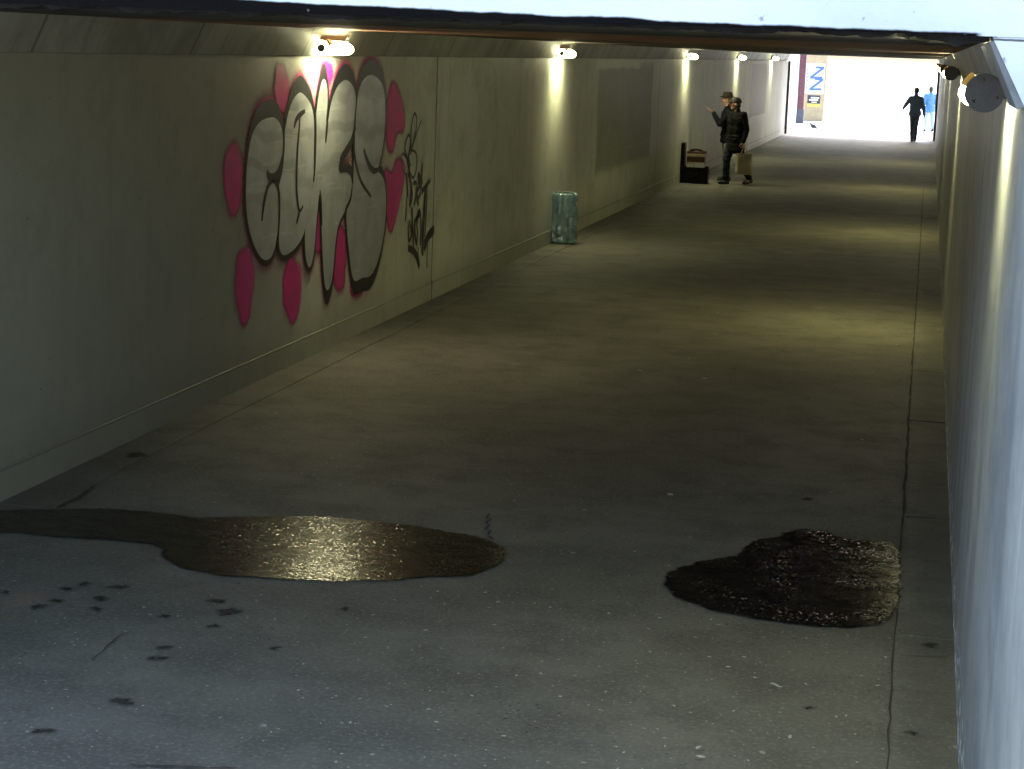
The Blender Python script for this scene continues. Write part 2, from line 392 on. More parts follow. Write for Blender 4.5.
# ------------------------------------------------------------------ 2-D shapes on the wall / floor
def soft_sheet(polys, put, core=0.0, fringe=.03, full=1.0):
    """polygons (3-D points in order) with a fringe that thins to nothing; returns mesh with «cover» attribute"""
    vs, fs, cov = [], [], []
    for pts in polys:
        n = len(pts); base = len(vs)
        # orientation in the 2-D chart
        area = sum(pts[i][0] * pts[(i + 1) % n][1] - pts[(i + 1) % n][0] * pts[i][1] for i in range(n))
        sg = 1 if area > 0 else -1
        nrm = []
        for i in range(n):
            a, b = Vector(pts[i - 1]), Vector(pts[(i + 1) % n]); d = (b - a)
            d = d.normalized() if d.length > 1e-9 else Vector((1, 0))
            nrm.append(Vector((d.y, -d.x)) * sg)
        for i in range(n): vs.append(put(*(Vector(pts[i]) - nrm[i] * core))); cov.append(full)
        for i in range(n): vs.append(put(*(Vector(pts[i]) + nrm[i] * fringe))); cov.append(0.0)
        fs.append(tuple(range(base, base + n)))
        for i in range(n):
            j = (i + 1) % n; fs.append((base + i, base + j, base + n + j, base + n + i))
    me = bpy.data.meshes.new('sheet'); me.from_pydata(vs, [], fs)
    at = me.attributes.new('cover', 'FLOAT', 'POINT')
    at.data.foreach_set('value', cov)
    bm = bmesh.new(); bm.from_mesh(me)
    big = [f for f in bm.faces if len(f.verts) > 4]
    bmesh.ops.triangulate(bm, faces=big)
    bmesh.ops.recalc_face_normals(bm, faces=bm.faces)
    bm.to_mesh(me); bm.free()
    return me
def stroke_sheet(lines, put, fringe=.0):
    """polylines of (pt, half-width); ribbons with tapering width"""
    vs, fs, cov = [], [], []
    for ln in lines:
        P = [Vector(p[:2]) for p in ln]; W = [p[2] for p in ln]; n = len(P); base = len(vs)
        for i in range(n):
            d = (P[min(i + 1, n - 1)] - P[max(i - 1, 0)]); d = d.normalized() if d.length else Vector((1, 0))
            q = Vector((-d.y, d.x))
            for s in (-1, 1): vs.append(put(*(P[i] + q * s * W[i]))); cov.append(1.0)
        for i in range(n - 1):
            a = base + 2 * i; fs.append((a, a + 1, a + 3, a + 2))
    me = bpy.data.meshes.new('strokes'); me.from_pydata(vs, [], fs)
    me.attributes.new('cover', 'FLOAT', 'POINT').data.foreach_set('value', cov)
    return me
def smooth_poly(pts, sub=4):
    n = len(pts); out = []
    for i in range(n):
        p0, p1, p2, p3 = (Vector(pts[(i + k - 1) % n]) for k in range(4))
        for s in range(sub):
            t = s / sub
            out.append(.5 * ((2 * p1) + (p2 - p0) * t + (2 * p0 - 5 * p1 + 4 * p2 - p3) * t * t + (3 * p1 - p0 - 3 * p2 + p3) * t ** 3))
    return [tuple(q) for q in out]
def smooth_line(pts, sub=5):
    n = len(pts); out = []
    for i in range(n - 1):
        p0, p1, p2, p3 = (Vector(pts[min(max(i + k - 1, 0), n - 1)]) for k in range(4))
        for s in range(sub):
            t = s / sub
            out.append(tuple(.5 * ((2 * p1) + (p2 - p0) * t + (2 * p0 - 5 * p1 + 4 * p2 - p3) * t * t + (3 * p1 - p0 - 3 * p2 + p3) * t ** 3)))
    out.append(tuple(pts[-1])); return out
def chart(x, y):                       # photo measurement -> (along wall, height)
    P = on_wall(x, y); return (P.y, P.z)
def wall_put(off): return lambda y, z: (wall_x(y) + off, y, z)
def floor_put(z): return lambda x, y: (x, y, z)

# ------------------------------------------------------------------ the setting
T0, T1 = 5.97, 66.0          # tunnel from portal to far mouth
XR = .285
g_ = tag(obj('ground', B(-1500, 1500, -40, 4000, -.3, -.012), M['pave']), kind='structure')
fl = tag(obj('floor', B(-5.3, .7, 4.62, 73.5, -.2, 0), M['floor']), kind='structure')
# edge strips, each a little proud of the slab
bm = bmesh.new(); y = 5.95
while y < T1:
    L = random.uniform(2.2, 3.4); y1 = min(y + L, T1)
    box(bm, .028, XR + .01, y + .006, y1 - .006, -.1, .012 if y > 11.3 else .004, .003); y = y1
tag(obj('edge_strip', bm, M['strip'], fl))
bm = bmesh.new(); y = 5.95
while y < T1:
    L = random.uniform(3, 4.4); y1 = min(y + L, T1)
    box(bm, wall_x(y) - .02, wall_x(y) + .285, y + .005, y1 - .005, -.1, .006, .002); y = y1
obj('edge_strip', bm, M['strip'], fl)

def put_floor_polys(pix, sub=4, rough=.0):
    out = []
    for q in pix:
        pts = [on_floor(*p) for p in q]; pts = smooth_poly([(p.x, p.y) for p in pts], sub)
        if rough:
            pts = [(a + rough * noise.noise(Vector((a * 9, b * 9, 0))) + rough * .5 * noise.noise(Vector((a * 31, b * 31, 3))), b + 1.6 * rough * noise.noise(Vector((a * 9, b * 9, 7)))) for a, b in pts]
        out.append(pts)
    return out
def blobpix(cx, cy, w, h, k=9):
    ph = random.uniform(0, 6)
    return [(cx + w * (1 + .35 * sin(3 * t + ph)) * cos(t), cy + h * (1 + .35 * cos(2 * t + ph)) * sin(t)) for t in [2 * PI * i / k for i in range(k)]]
# the two puddles
PA = [(-40, 513), (0, 512), (40, 511), (110, 510), (160, 514), (200, 519), (250, 518), (320, 518), (390, 524), (450, 533), (490, 542), (506, 555), (495, 567), (470, 576), (430, 578), (400, 581), (330, 582), (260, 579), (200, 573), (165, 560), (160, 547), (120, 542), (60, 538), (20, 534), (-40, 532)]
PB = [(660 + a / 3.938, 520 + b / 3.938) for a, b in [(20, 235), (60, 200), (150, 170), (250, 155), (310, 143), (335, 112), (380, 85), (470, 70), (490, 55), (560, 42), (650, 48), (700, 70), (800, 85), (890, 90), (932, 118), (946, 200), (944, 300), (925, 362), (880, 405), (780, 425), (650, 425), (500, 410), (350, 390), (220, 360), (100, 325), (40, 285)]]
for q, mw_, lb in ((PA, M['wet'], 'long puddle with a thin tail to the graffiti wall, mirroring lamp light'), (PB, M['wet2'], 'dark rounded puddle with a rusty red reflection by the right wall strip')):
    pd = obj('puddle', soft_sheet(put_floor_polys([q], 6, .012), floor_put(.0085), .03, .03), mw_)
    tag(pd, lb, 'puddle')
# wet footprints and damp marks
marks = [(38, 608, 9, 2), (56, 601, 7, 2), (66, 591, 7, 2), (83, 585, 5, 1.4), (101, 600, 8, 2), (96, 609, 7, 1.6), (120, 588, 13, 2), (218, 602, 12, 2.6), (228, 613, 14, 4), (213, 627, 7, 1.6), (157, 660, 12, 2.4), (165, 648, 8, 1.4), (122, 703, 12, 5), (41, 733, 13, 1.8), (274, 649, 6, 1.4), (137, 456, 13, 4.5), (166, 618, 6, 1.5), (5, 594, 6, 1.6), (345, 610, 5, 1.3), (808, 500, 6, 1.4), (810, 709, 4, 1.3), (911, 735, 5, 1.4), (930, 646, 9, 3)]
obj('damp_mark', soft_sheet(put_floor_polys([blobpix(a[0], a[1], a[2] * .72, a[3] * .72) for a in marks], 3, .02), floor_put(.007), .010, .035, .55), M['damp'], fl)
# pale gum and scraps trodden into the slab
bm = bmesh.new()
def fleck(x, y, r, rot, asp):
    k = 8; vs = []
    for i in range(k):
        t = 2 * PI * i / k; q = r * random.uniform(.6, 1.25)
        a, b = q * cos(t), q * asp * sin(t)
        vs.append(bm.verts.new((x + a * cos(rot) - b * sin(rot), y + a * sin(rot) + b * cos(rot), .0155)))
    bm.faces.new(vs)
for px, py, r in [(670, 497, .035), (775, 688, .03), (720, 500, .012), (428, 713, .014), (275, 622, .012), (690, 540, .012), (558, 663, .014), (700, 760, .02), (698, 751, .022), (790, 740, .02), (728, 670, .012), (755, 681, .014), (780, 690, .016), (560, 700, .01), (650, 655, .012), (340, 487, .015), (215, 505, .01), (640, 372, .03), (705, 380, .03)]:
    P = on_floor(px, py); fleck(P.x, P.y, r, random.uniform(0, 3), random.uniform(.35, .7))
for _ in range(230):
    fleck(random.uniform(-3.6, -.02), 6.2 + 13 * random.random() ** 1.8, random.choice((.003, .004, .005, .006, .009)), random.uniform(0, 3), random.uniform(.4, .9))
for _ in range(260):
    fleck(random.uniform(-2.4, .0), random.uniform(6.3, 8.6), random.choice((.003, .004, .005, .007, .011)), random.uniform(0, 3), random.uniform(.3, .8))
obj('trodden_gum', bm, M['gum'], fl)
# cracks
def crackline(pix, w=.006, j=.02):
    pts = [on_floor(*p) for p in pix]; L = []
    for a, b in zip(pts, pts[1:]):
        for i in range(6):
            t = i / 6; p = a.lerp(b, t); L.append((p.x + random.uniform(-j, j), p.y + random.uniform(-j, j) * 1.5, w * random.uniform(.4, 1.3)))
    L.append((pts[-1].x, pts[-1].y, w * .3)); return L
cl = [crackline([(58, 508), (80, 497), (96, 486)], .014, .01), crackline([(490, 515), (486, 530), (492, 541)], .006), crackline([(90, 662), (124, 634)], .004, .006), crackline([(128, 766), (190, 768), (240, 770)], .006, .006),
      crackline([(905, 518), (941, 519)], .01, .006), crackline([(900, 657), (950, 658)], .004, .004)]
L = []
yy = 6.2
while yy < 40: L.append((.024 + random.uniform(-.006, .006), yy, random.uniform(.004, .012) if yy > 8.8 else random.uniform(.002, .006))); yy += random.uniform(.1, .25)
cl.append(L)
obj('crack', stroke_sheet(cl, floor_put(.0072)), M['crack'], fl)

# ------------------------------------------------------------------ left wall with its graffiti
lw = thing('tunnel_wall', 'long cream concrete side wall carrying the big silver and pink graffiti', 'wall')
bm = bmesh.new()
for y0, y1 in ((5.97, 18.66), (18.70, T1)):
    a0, a1 = wall_x(y0), wall_x(y1)
    vs = [bm.verts.new(v) for v in ((a0, y0, -.1), (a0, y0, 2.450), (a0 - .4, y0, 2.450), (a0 - .4, y0, -.1), (a1, y1, -.1), (a1, y1, 2.450), (a1 - .4, y1, 2.450), (a1 - .4, y1, -.1))]
    for f in ((0, 1, 2, 3), (7, 6, 5, 4), (0, 4, 5, 1), (1, 5, 6, 2), (2, 6, 7, 3), (3, 7, 4, 0)): bm.faces.new([vs[i] for i in f])
bmesh.ops.recalc_face_normals(bm, faces=bm.faces)
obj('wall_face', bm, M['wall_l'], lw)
obj('joint_filler', B(wall_x(18.68) - .3, wall_x(18.68) - .02, 18.655, 18.705, .0, 2.44), M['crack'], lw)
bm = bmesh.new()
for y0, y1 in ((5.97, 18.66), (18.70, T1)):
    a0, a1 = wall_x(y0), wall_x(y1)
    pr = lambda a, y: [bm.verts.new(v) for v in ((a - .05, y, .0), (a + .007, y, .0), (a + .007, y, .186), (a - .002, y, .190), (a - .05, y, .195))]
    p, q = pr(a0, y0), pr(a1, y1)
    for i in range(5): bm.faces.new((p[i], p[(i + 1) % 5], q[(i + 1) % 5], q[i]))
    bm.faces.new(p); bm.faces.new(q[::-1])
bmesh.ops.recalc_face_normals(bm, faces=bm.faces)
obj('plinth', bm, M['wall_l'], lw)
HIN = .10
def haunch(x, s):                       # s = +1: wall on the left
    bm = bmesh.new(); prism(bm, [(x, 2.4535), (x + s * HIN, 2.662), (x - s * .35, 2.662), (x - s * .35, 2.4535)], T0 + .003, T1); return bm
h = obj('ceiling_haunch', haunch(wall_x(36), 1), M['haunch'], lw)
obj('joint_filler', B(wall_x(5) - .3, wall_x(5) - .03, T0 + .01, T1, 2.44, 2.46), M['crack'], lw)

def U(x, y): return chart(230 + x / 5.918, 50 + y / 5.918)
def Z1(x, y): return chart(200 + x / 2.5617, 40 + y / 2.5617)
SC_, SD, SK, SS = (
 [(225, 402), (258, 402), (285, 430), (302, 480), (308, 540), (304, 610), (290, 670), (268, 725), (243, 752), (238, 775), (258, 795), (272, 830), (279, 900), (281, 980), (278, 1050), (268, 1120), (255, 1180), (235, 1225), (205, 1242), (170, 1218), (135, 1150), (110, 1070), (95, 980), (88, 880), (90, 780), (95, 680), (105, 600), (120, 520), (145, 460), (180, 420)],
 [(405, 253), (440, 275), (470, 320), (488, 390), (492, 480), (490, 600), (487, 760), (470, 900), (445, 1030), (420, 1110), (380, 1170), (320, 1212), (292, 1190), (284, 1120), (288, 1000), (287, 900), (282, 820), (300, 740), (313, 640), (317, 500), (325, 440), (340, 370), (365, 300)],
 [(545, 175), (561, 190), (571, 250), (569, 340), (563, 420), (575, 420), (588, 340), (608, 265), (640, 205), (680, 178), (715, 205), (735, 255), (740, 330), (735, 420), (718, 500), (690, 580), (655, 640), (642, 690), (655, 708), (690, 698), (714, 730), (718, 800), (705, 880), (675, 950), (648, 1000), (630, 1060), (617, 1150), (608, 1260), (598, 1350), (585, 1400), (568, 1420), (555, 1380), (545, 1250), (538, 1100), (533, 950), (524, 850), (516, 900), (506, 1010), (495, 1150), (480, 1250), (462, 1285), (445, 1240), (438, 1150), (440, 1060), (455, 960), (477, 840), (493, 700), (500, 560), (502, 420), (512, 320), (527, 230)],
 [(825, 148), (865, 165), (895, 205), (910, 280), (912, 400), (905, 520), (890, 620), (872, 700), (890, 725), (910, 790), (918, 900), (912, 1020), (895, 1140), (865, 1260), (825, 1335), (780, 1345), (735, 1366), (715, 1320), (700, 1200), (688, 1080), (684, 960), (700, 890), (718, 830), (726, 740), (728, 640), (729, 520), (736, 420), (747, 300), (760, 230), (785, 175)])
letters = [smooth_poly([U(*p) for p in q], 3) for q in (SC_, SD, SK, SS)]
def grow(q, side, top, bot):
    n = len(q); out = []
    ar = sum(q[i][0] * q[(i + 1) % n][1] - q[(i + 1) % n][0] * q[i][1] for i in range(n)); sg = 1 if ar > 0 else -1
    for i in range(n):
        a, b = Vector(q[i - 2]), Vector(q[(i + 2) % n]); d = b - a; d = d.normalized() if d.length else Vector((1, 0))
        nn = Vector((d.y, -d.x)) * sg
        up = max(0, nn.y) ** 2 * top * (1 if q[i][1] > 1.62 else .12) + max(0, -nn.y) ** 2 * bot * (1 if q[i][1] < .75 else .12)
        out.append((q[i][0] + nn.x * (side + .15 * up), q[i][1] + nn.y * (side * .8 + up)))
    return out
gf = obj('graffiti', soft_sheet([grow(q, .035, .125, .07) for q in letters], wall_put(.003), .03, .12, .62), M['pink'], lw)
tag(gf, 'silver bubble letters outlined in black over magenta spray blobs')
def E_(cx, cy, w, hh, k=16):
    q = []
    for i in range(k):
        t = 2 * PI * i / k; f = 1 + .16 * noise.noise(Vector((cx * .1 + 1.5 * cos(t), cy * .1 + 1.5 * sin(t), 0))) + .05 * (((i * 7 + int(cx)) % 5) - 2) / 2
        q.append(Z1(cx + w * f * cos(t) * (1 - .18 * sin(t)), cy + hh * f * sin(t)))
    return smooth_poly(q, 3)
blobs = [E_(83, 360, 20, 90), E_(207, 125, 15, 55), E_(113, 630, 20, 92), E_(235, 640, 21, 72), E_(355, 560, 16, 80), E_(302, 470, 10, 70), E_(325, 85, 12, 25), E_(400, 640, 13, 12)]
blobs.append(smooth_poly([Z1(*p) for p in ((495, 112), (512, 150), (521, 190), (519, 228), (503, 235), (492, 280), (480, 270), (477, 200), (483, 140))], 3))
blobs.append(smooth_poly([Z1(*p) for p in ((503, 310), (519, 318), (521, 350), (512, 400), (500, 450), (487, 488), (478, 440), (474, 370), (474, 335), (490, 345))], 3))
obj('magenta_blob', soft_sheet(blobs, wall_put(.005), .045, .085), M['pink'], gf)
obj('black_outline', soft_sheet([grow(q, .042, .10, .09) for q in letters], wall_put(.007), .0, .006), M['black'], gf)
obj('silver_fill', soft_sheet(letters, wall_put(.009), .0, .004), M['silver'], gf)
def US(pts, w): 
    c = smooth_line([U(*p) for p in pts]); n = len(c)
    w *= 1.3; return [(a, b, w * (.55 + .6 * sin(PI * (i + .6) / (n + .2)))) for i, (a, b) in enumerate(c)]
inner = [US([(210, 715), (222, 745), (248, 755), (273, 735), (290, 690), (303, 630)], .024), US([(250, 770), (218, 805), (198, 880), (187, 950), (181, 1012)], .017), US([(240, 768), (265, 790), (282, 840), (285, 950), (280, 1060), (272, 1150)], .014),
         US([(372, 460), (385, 410), (410, 380), (438, 360)], .017), US([(405, 390), (402, 470), (390, 620), (386, 790), (393, 900), (405, 952), (425, 922)], .015), US([(406, 950), (395, 990), (385, 1027)], .013),
         US([(572, 360), (568, 440), (563, 500), (558, 548)], .018), US([(735, 450), (712, 540), (680, 600), (650, 650), (640, 715)], .028), US([(640, 715), (660, 705), (690, 702), (714, 740), (720, 790)], .022), US([(716, 810), (706, 880), (680, 940), (672, 970)], .014),
         US([(745, 280), (733, 420), (727, 520), (730, 620), (748, 715), (775, 790), (828, 868)], .018), US([(784, 585), (800, 640), (822, 690), (848, 715), (872, 705)], .022), US([(868, 705), (892, 720), (912, 770)], .02), US([(498, 330), (500, 470), (496, 650), (488, 780)], .016), US([(312, 480), (310, 590), (298, 690)], .015),
         US([(525, 830), (532, 900), (537, 1040)], .011)]
obj('inner_line', stroke_sheet(inner, wall_put(.011)), M['black'], gf)
# marker tag beside it
def TS(pts, w, o=(395, 100), k=8.54):
    c = smooth_line([chart(o[0] + a / k, o[1] + b / k) for a, b in pts], 4); return [(a, b, w * 1.45) for a, b in c]
D_ = lambda pts, w: TS(pts, w, (395, 170), 7.0)
tg = [TS([(130, 470), (130, 330), (140, 200), (160, 115), (180, 150), (178, 230), (155, 350), (135, 430)], .011), TS([(220, 175), (185, 270), (150, 380), (130, 450)], .009), TS([(100, 490), (80, 420), (95, 330), (120, 300), (128, 380), (110, 480)], .012), TS([(130, 430), (170, 445), (182, 520), (175, 600), (150, 665), (120, 610), (105, 540), (100, 480)], .010), TS([(60, 455), (42, 510), (55, 590), (85, 635)], .008), TS([(60, 455), (100, 500), (130, 560)], .009), TS([(110, 470), (120, 560), (110, 660)], .014),
      TS([(230, 540), (225, 640), (228, 720)], .012), TS([(195, 615), (200, 720)], .012),
      D_([(75, 20), (82, 120), (85, 190)], .016), D_([(90, 20), (110, 110), (100, 250)], .016), D_([(80, 190), (75, 280), (68, 355)], .009), D_([(125, 90), (150, 100), (140, 200), (130, 250)], .016), D_([(160, 20), (175, 60), (170, 110), (150, 160), (160, 250)], .015), D_([(185, 0), (182, 100), (165, 200)], .012), D_([(105, 110), (118, 180), (100, 260)], .012),
      D_([(185, 155), (210, 115), (245, 68)], .018), D_([(208, 130), (200, 300), (190, 480), (190, 600)], .022), D_([(222, 110), (215, 300), (205, 470)], .014), D_([(165, 275), (172, 310), (140, 350), (135, 440), (150, 520)], .016), D_([(160, 280), (150, 380), (155, 450), (148, 530)], .014), D_([(115, 260), (120, 400), (125, 550)], .014), D_([(100, 350), (90, 420), (95, 495), (112, 450), (105, 380)], .014), D_([(175, 300), (178, 420), (172, 530)], .012), D_([(200, 510), (230, 450), (265, 410), (262, 440), (230, 475), (200, 560)], .022), D_([(235, 290), (230, 370)], .006), D_([(225, 480), (222, 600), (220, 690)], .008), D_([(88, 545), (125, 565), (152, 610), (166, 680)], .024), D_([(160, 540), (158, 600)], .01), D_([(130, 360), (150, 330), (165, 300)], .012)]
t_ = obj('graffiti_tag', stroke_sheet(tg, wall_put(.006)), M['marker'], lw)
t_['label'] = 'cramped black marker scrawl beside the pink blobs'

# ------------------------------------------------------------------ right wall, ceiling, portal
rw = thing('tunnel_wall', 'pale grey scratched side wall running close along the right edge', 'wall')
obj('wall_face', B(XR, XR + .4, -9.1, T1, -.1, 2.450), M['wall_r'], rw)
obj('ceiling_haunch', haunch(XR, -1), M['haunch_r'], rw)
nx, nz = -.902, -.432
pf = lambda t, h: (XR - HIN * t + nx * h, 2.4535 + .2085 * t + nz * h)
obj('cover_strip', prism(bmesh.new(), [pf(.02, -.01), pf(.97, -.01), pf(.97, .024), pf(.02, .024)], T0 + .035, 6.62), M['strip_metal'], rw)
obj('cover_strip', prism(bmesh.new(), [pf(.05, -.01), pf(.95, -.01), pf(.95, .012), pf(.05, .012)], 7.62, 7.98), M['strip_metal'], rw)
obj('joint_filler', B(XR + .03, XR + .3, T0 + .01, T1, 2.44, 2.46), M['crack'], rw)
ce = tag(obj('ceiling', B(-5.3, .75, T0 + .25, T1, 2.664, 3.1), M['ceil']), 'low dark ceiling with a broad rust brown band behind the lintel', 'ceiling')
# portal: lintel beam and two jambs with the chamfered corner, white front
po = thing('tunnel_portal', 'whitewashed concrete portal beam with dark chipped lower edge', 'portal')
bm = bmesh.new()
prism(bm, [(-7, 2.662), (wall_x(6) + HIN, 2.662), (XR - HIN, 2.662), (4, 2.662), (4, 3.9), (-7, 3.9)], T0, T0 + .245)
lo = obj('lintel', bm, M['lintel'], po)
bm = bmesh.new(); prism(bm, [(XR + .02, 2.448), (XR, 2.45), (XR - HIN - .012, 2.6585), (4, 2.6585), (4, 2.448)], T0 - .002, T0 + .001)
prism(bm, [(XR + .45, -.1), (XR + .45, 2.6585), (4, 2.6585), (4, -.1)], T0 + .0015, T0 + .24)
obj('jamb', bm, M['lintel'], po)
bm = bmesh.new(); a = wall_x(6); prism(bm, [(a, -.1), (a, 2.45), (a + HIN, 2.6585), (-7, 2.6585), (-7, -.1)], T0 - .002, T0 + .001)
prism(bm, [(a - .45, -.1), (a - .45, 2.6585), (-7, 2.6585), (-7, -.1)], T0 + .0015, T0 + .24)
obj('jamb', bm, M['lintel'], po)
# chipped, tarred drip strip under the beam
bm = bmesh.new(); n = 260
rowA, rowB, rowC = [], [], []
for i in range(n + 1):
    x = -5.0 + (XR - HIN - .02 + 5.0) * i / n
    dz = .012 * noise.noise(Vector((x * 6, 0, 0))) + .012 * noise.noise(Vector((x * 23, 2, 0))) + .01 * max(0, noise.noise(Vector((x * 2.2, 5, 0))))
    k = 1 + 1.2 * max(0, 1 - abs(x + .02) / .22)
    rowA.append(bm.verts.new((x, T0 + .04, 2.664))); rowB.append(bm.verts.new((x, T0 + .05, 2.652 - dz * k - .006 * (k - 1)))); rowC.append(bm.verts.new((x, T0 + .23, 2.654 - .6 * dz * k - .012 * (k - 1))))
for i in range(n):
    bm.faces.new((rowA[i], rowA[i + 1], rowB[i + 1], rowB[i])); bm.faces.new((rowB[i], rowB[i + 1], rowC[i + 1], rowC[i]))
obj('drip_edge', bm, M['case'], po)
# stairs and wing walls of the approach, behind the viewpoint
bm = bmesh.new()
for k in range(22):
    y1 = 4.6 - k * .62
    box(bm, -6.2, XR - .002, y1 - .62, y1 - .002, -.2, .13 * (k + 1), .008)
tag(obj('stairs', bm, M['stair']), kind='structure')
tag(obj('wing_wall', B(-6.55, -6.202, -9.1, T0 - .006, -.2, 3.2), M['white']), 'white wing wall of the approach stairs on the left', 'wall')

# ------------------------------------------------------------------ lamps
def make_lamp():
    t = thing('wall_lamp', 'x', 'lamp', group='bulkhead lamps along the tunnel')
    r, L = .056, .34
    ang = [i * 2 * PI / 28 for i in range(28)]
    bm = bmesh.new(); rings = []                        # lit glass, axis along the tunnel, narrowing to its ends
    for k in range(17):
        y = -L + 2 * L * k / 16; e = min(1, (L - abs(y)) / .12); q_ = .5 + .5 * math.sqrt(max(0, 1 - (1 - e) ** 2))
        rings.append([bm.verts.new((q_ * (r - .002 + .026 * max(0, cos(a + R(12))) ** 4) * cos(a), y, q_ * (r - .002 + .026 * max(0, cos(a + R(12))) ** 4) * sin(a))) for a in ang])
    for p, q in zip(rings, rings[1:]):
        for i in range(28): bm.faces.new((p[i], p[(i + 1) % 28], q[(i + 1) % 28], q[i]))
    bm.faces.new(rings[0]); bm.faces.new(rings[-1]); bmesh.ops.recalc_face_normals(bm, faces=bm.faces)
    obj('lens', bm, M['lens'], t)
    for s in (-1, 1):
        bm = bmesh.new(); y0, y1 = sorted((s * L + s * .001, s * (L + .018)))
        prism(bm, [((r + .0105) * cos(a), (r + .0105) * sin(a)) for a in ang], y0, y1)
        bmesh.ops.bevel(bm, geom=[e for e in bm.edges if abs(e.verts[0].co.y - e.verts[1].co.y) < 1e-5], offset=.005, segments=2, affect='EDGES')
        obj('end_cap', bm, M['housing'], t)
    bm = bmesh.new()                                    # hood over the upper, wall-side half
    a0, a1 = R(62), R(215)
    arc = [a0 + (a1 - a0) * i / 16 for i in range(17)]
    prism(bm, [((r + .011) * cos(a), (r + .011) * sin(a)) for a in arc] + [((r + .006) * cos(a), (r + .006) * sin(a)) for a in reversed(arc)], -L, L)
    obj('hood', bm, M['housing'], t)
    bm = bmesh.new(); prism(bm, [((r + .026) * cos(a), (r + .026) * sin(a)) for a in [R(18) + R(40) * i / 8 for i in range(9)]] + [((r + .006) * cos(a), (r + .006) * sin(a)) for a in [R(58) - R(40) * i / 8 for i in range(9)]], -L + .001, -L + .07)
    obj('ring_clip', bm, M['amber'], t)
    for a in (R(80), R(200), R(320)):
        bm = bmesh.new(); ellip(bm, (.045 * cos(a), -L - .019, .045 * sin(a)), (.006, .004, .006)); obj('screw', bm, M['iron'], t, True)
    bm = bmesh.new(); box(bm, -.125, -.058, -.12, .12, -.02, .05)
    obj('bracket', bm, M['housing'], t)
    return t
LY = [14.9, 24.9, 38.3, 48.3, 58.6]
RY = [7.1, 18.8, 29.2, 39.5, 50.0, 60.0]
Llab = ['bulkhead lamp glowing above the silver graffiti', 'bulkhead lamp on the left wall above the bin', 'bulkhead lamp on the left wall above the instrument case', 'bulkhead lamp on the left wall just past the two standing men', 'bulkhead lamp on the left wall nearest the far exit']
Rlab = ['grey round ended lamp on the right wall nearest the portal corner', 'second lamp along the right wall, peeping from behind the nearest one', 'third lamp along the right wall, small grey disc', 'fourth lamp along the right wall', 'fifth lamp along the right wall', 'sixth lamp along the right wall, nearest the far exit']
lamp = make_lamp(); first = True
for Y, lb in zip(LY, Llab):
    o = lamp if first else copy_tree(lamp); first = False
    o.location = (wall_x(Y) + .125, Y, 2.515); o['label'] = lb
    for ch in o.children:
        if ch.name.startswith(('end_cap', 'screw')): ch.scale = (.48, 1, .48)
for Y, lb in zip(RY, Rlab):
    o = copy_tree(lamp); o.scale.x = -1; o.location = (XR - .103, Y, 2.482); o['label'] = lb
    for ch in o.children:
        if ch.name.startswith(('end_cap', 'screw')): ch.scale = (1, 1, 1)

# the lit tube behind each glass throws most of its light downward and into the passage
for Y, side, w in [(14.9, 1, .9), (24.9, 1, 1.5), (38.3, 1, 1.6), (48.3, 1, 1.6), (58.6, 1, 1.6), (7.1, -1, .5), (18.8, -1, 2.5), (29.2, -1, 2.5), (39.5, -1, 2.2), (50.0, -1, 2.0), (60.0, -1, 2.0)]:
    ld_ = bpy.data.lights.new('lamp_tube', 'AREA'); ld_.shape = 'RECTANGLE'; ld_.size = .05; ld_.size_y = .6; ld_.energy = w; ld_.color = (1, .91, .26) if side < 0 else (1, .94, .5); ld_.spread = R(112 if side < 0 else 124)
    lo_ = bpy.data.objects.new('lamp_tube', ld_); COL.objects.link(lo_)
    tilt = R(24) * side if side < 0 else R(1); cx, cz = (wall_x(Y) + .125, 2.515) if side > 0 else (XR - .103, 2.482)
    lo_.location = (cx + .082 * sin(tilt), Y, cz - .082 * cos(tilt)); lo_.rotation_euler = (0, -tilt, 0)

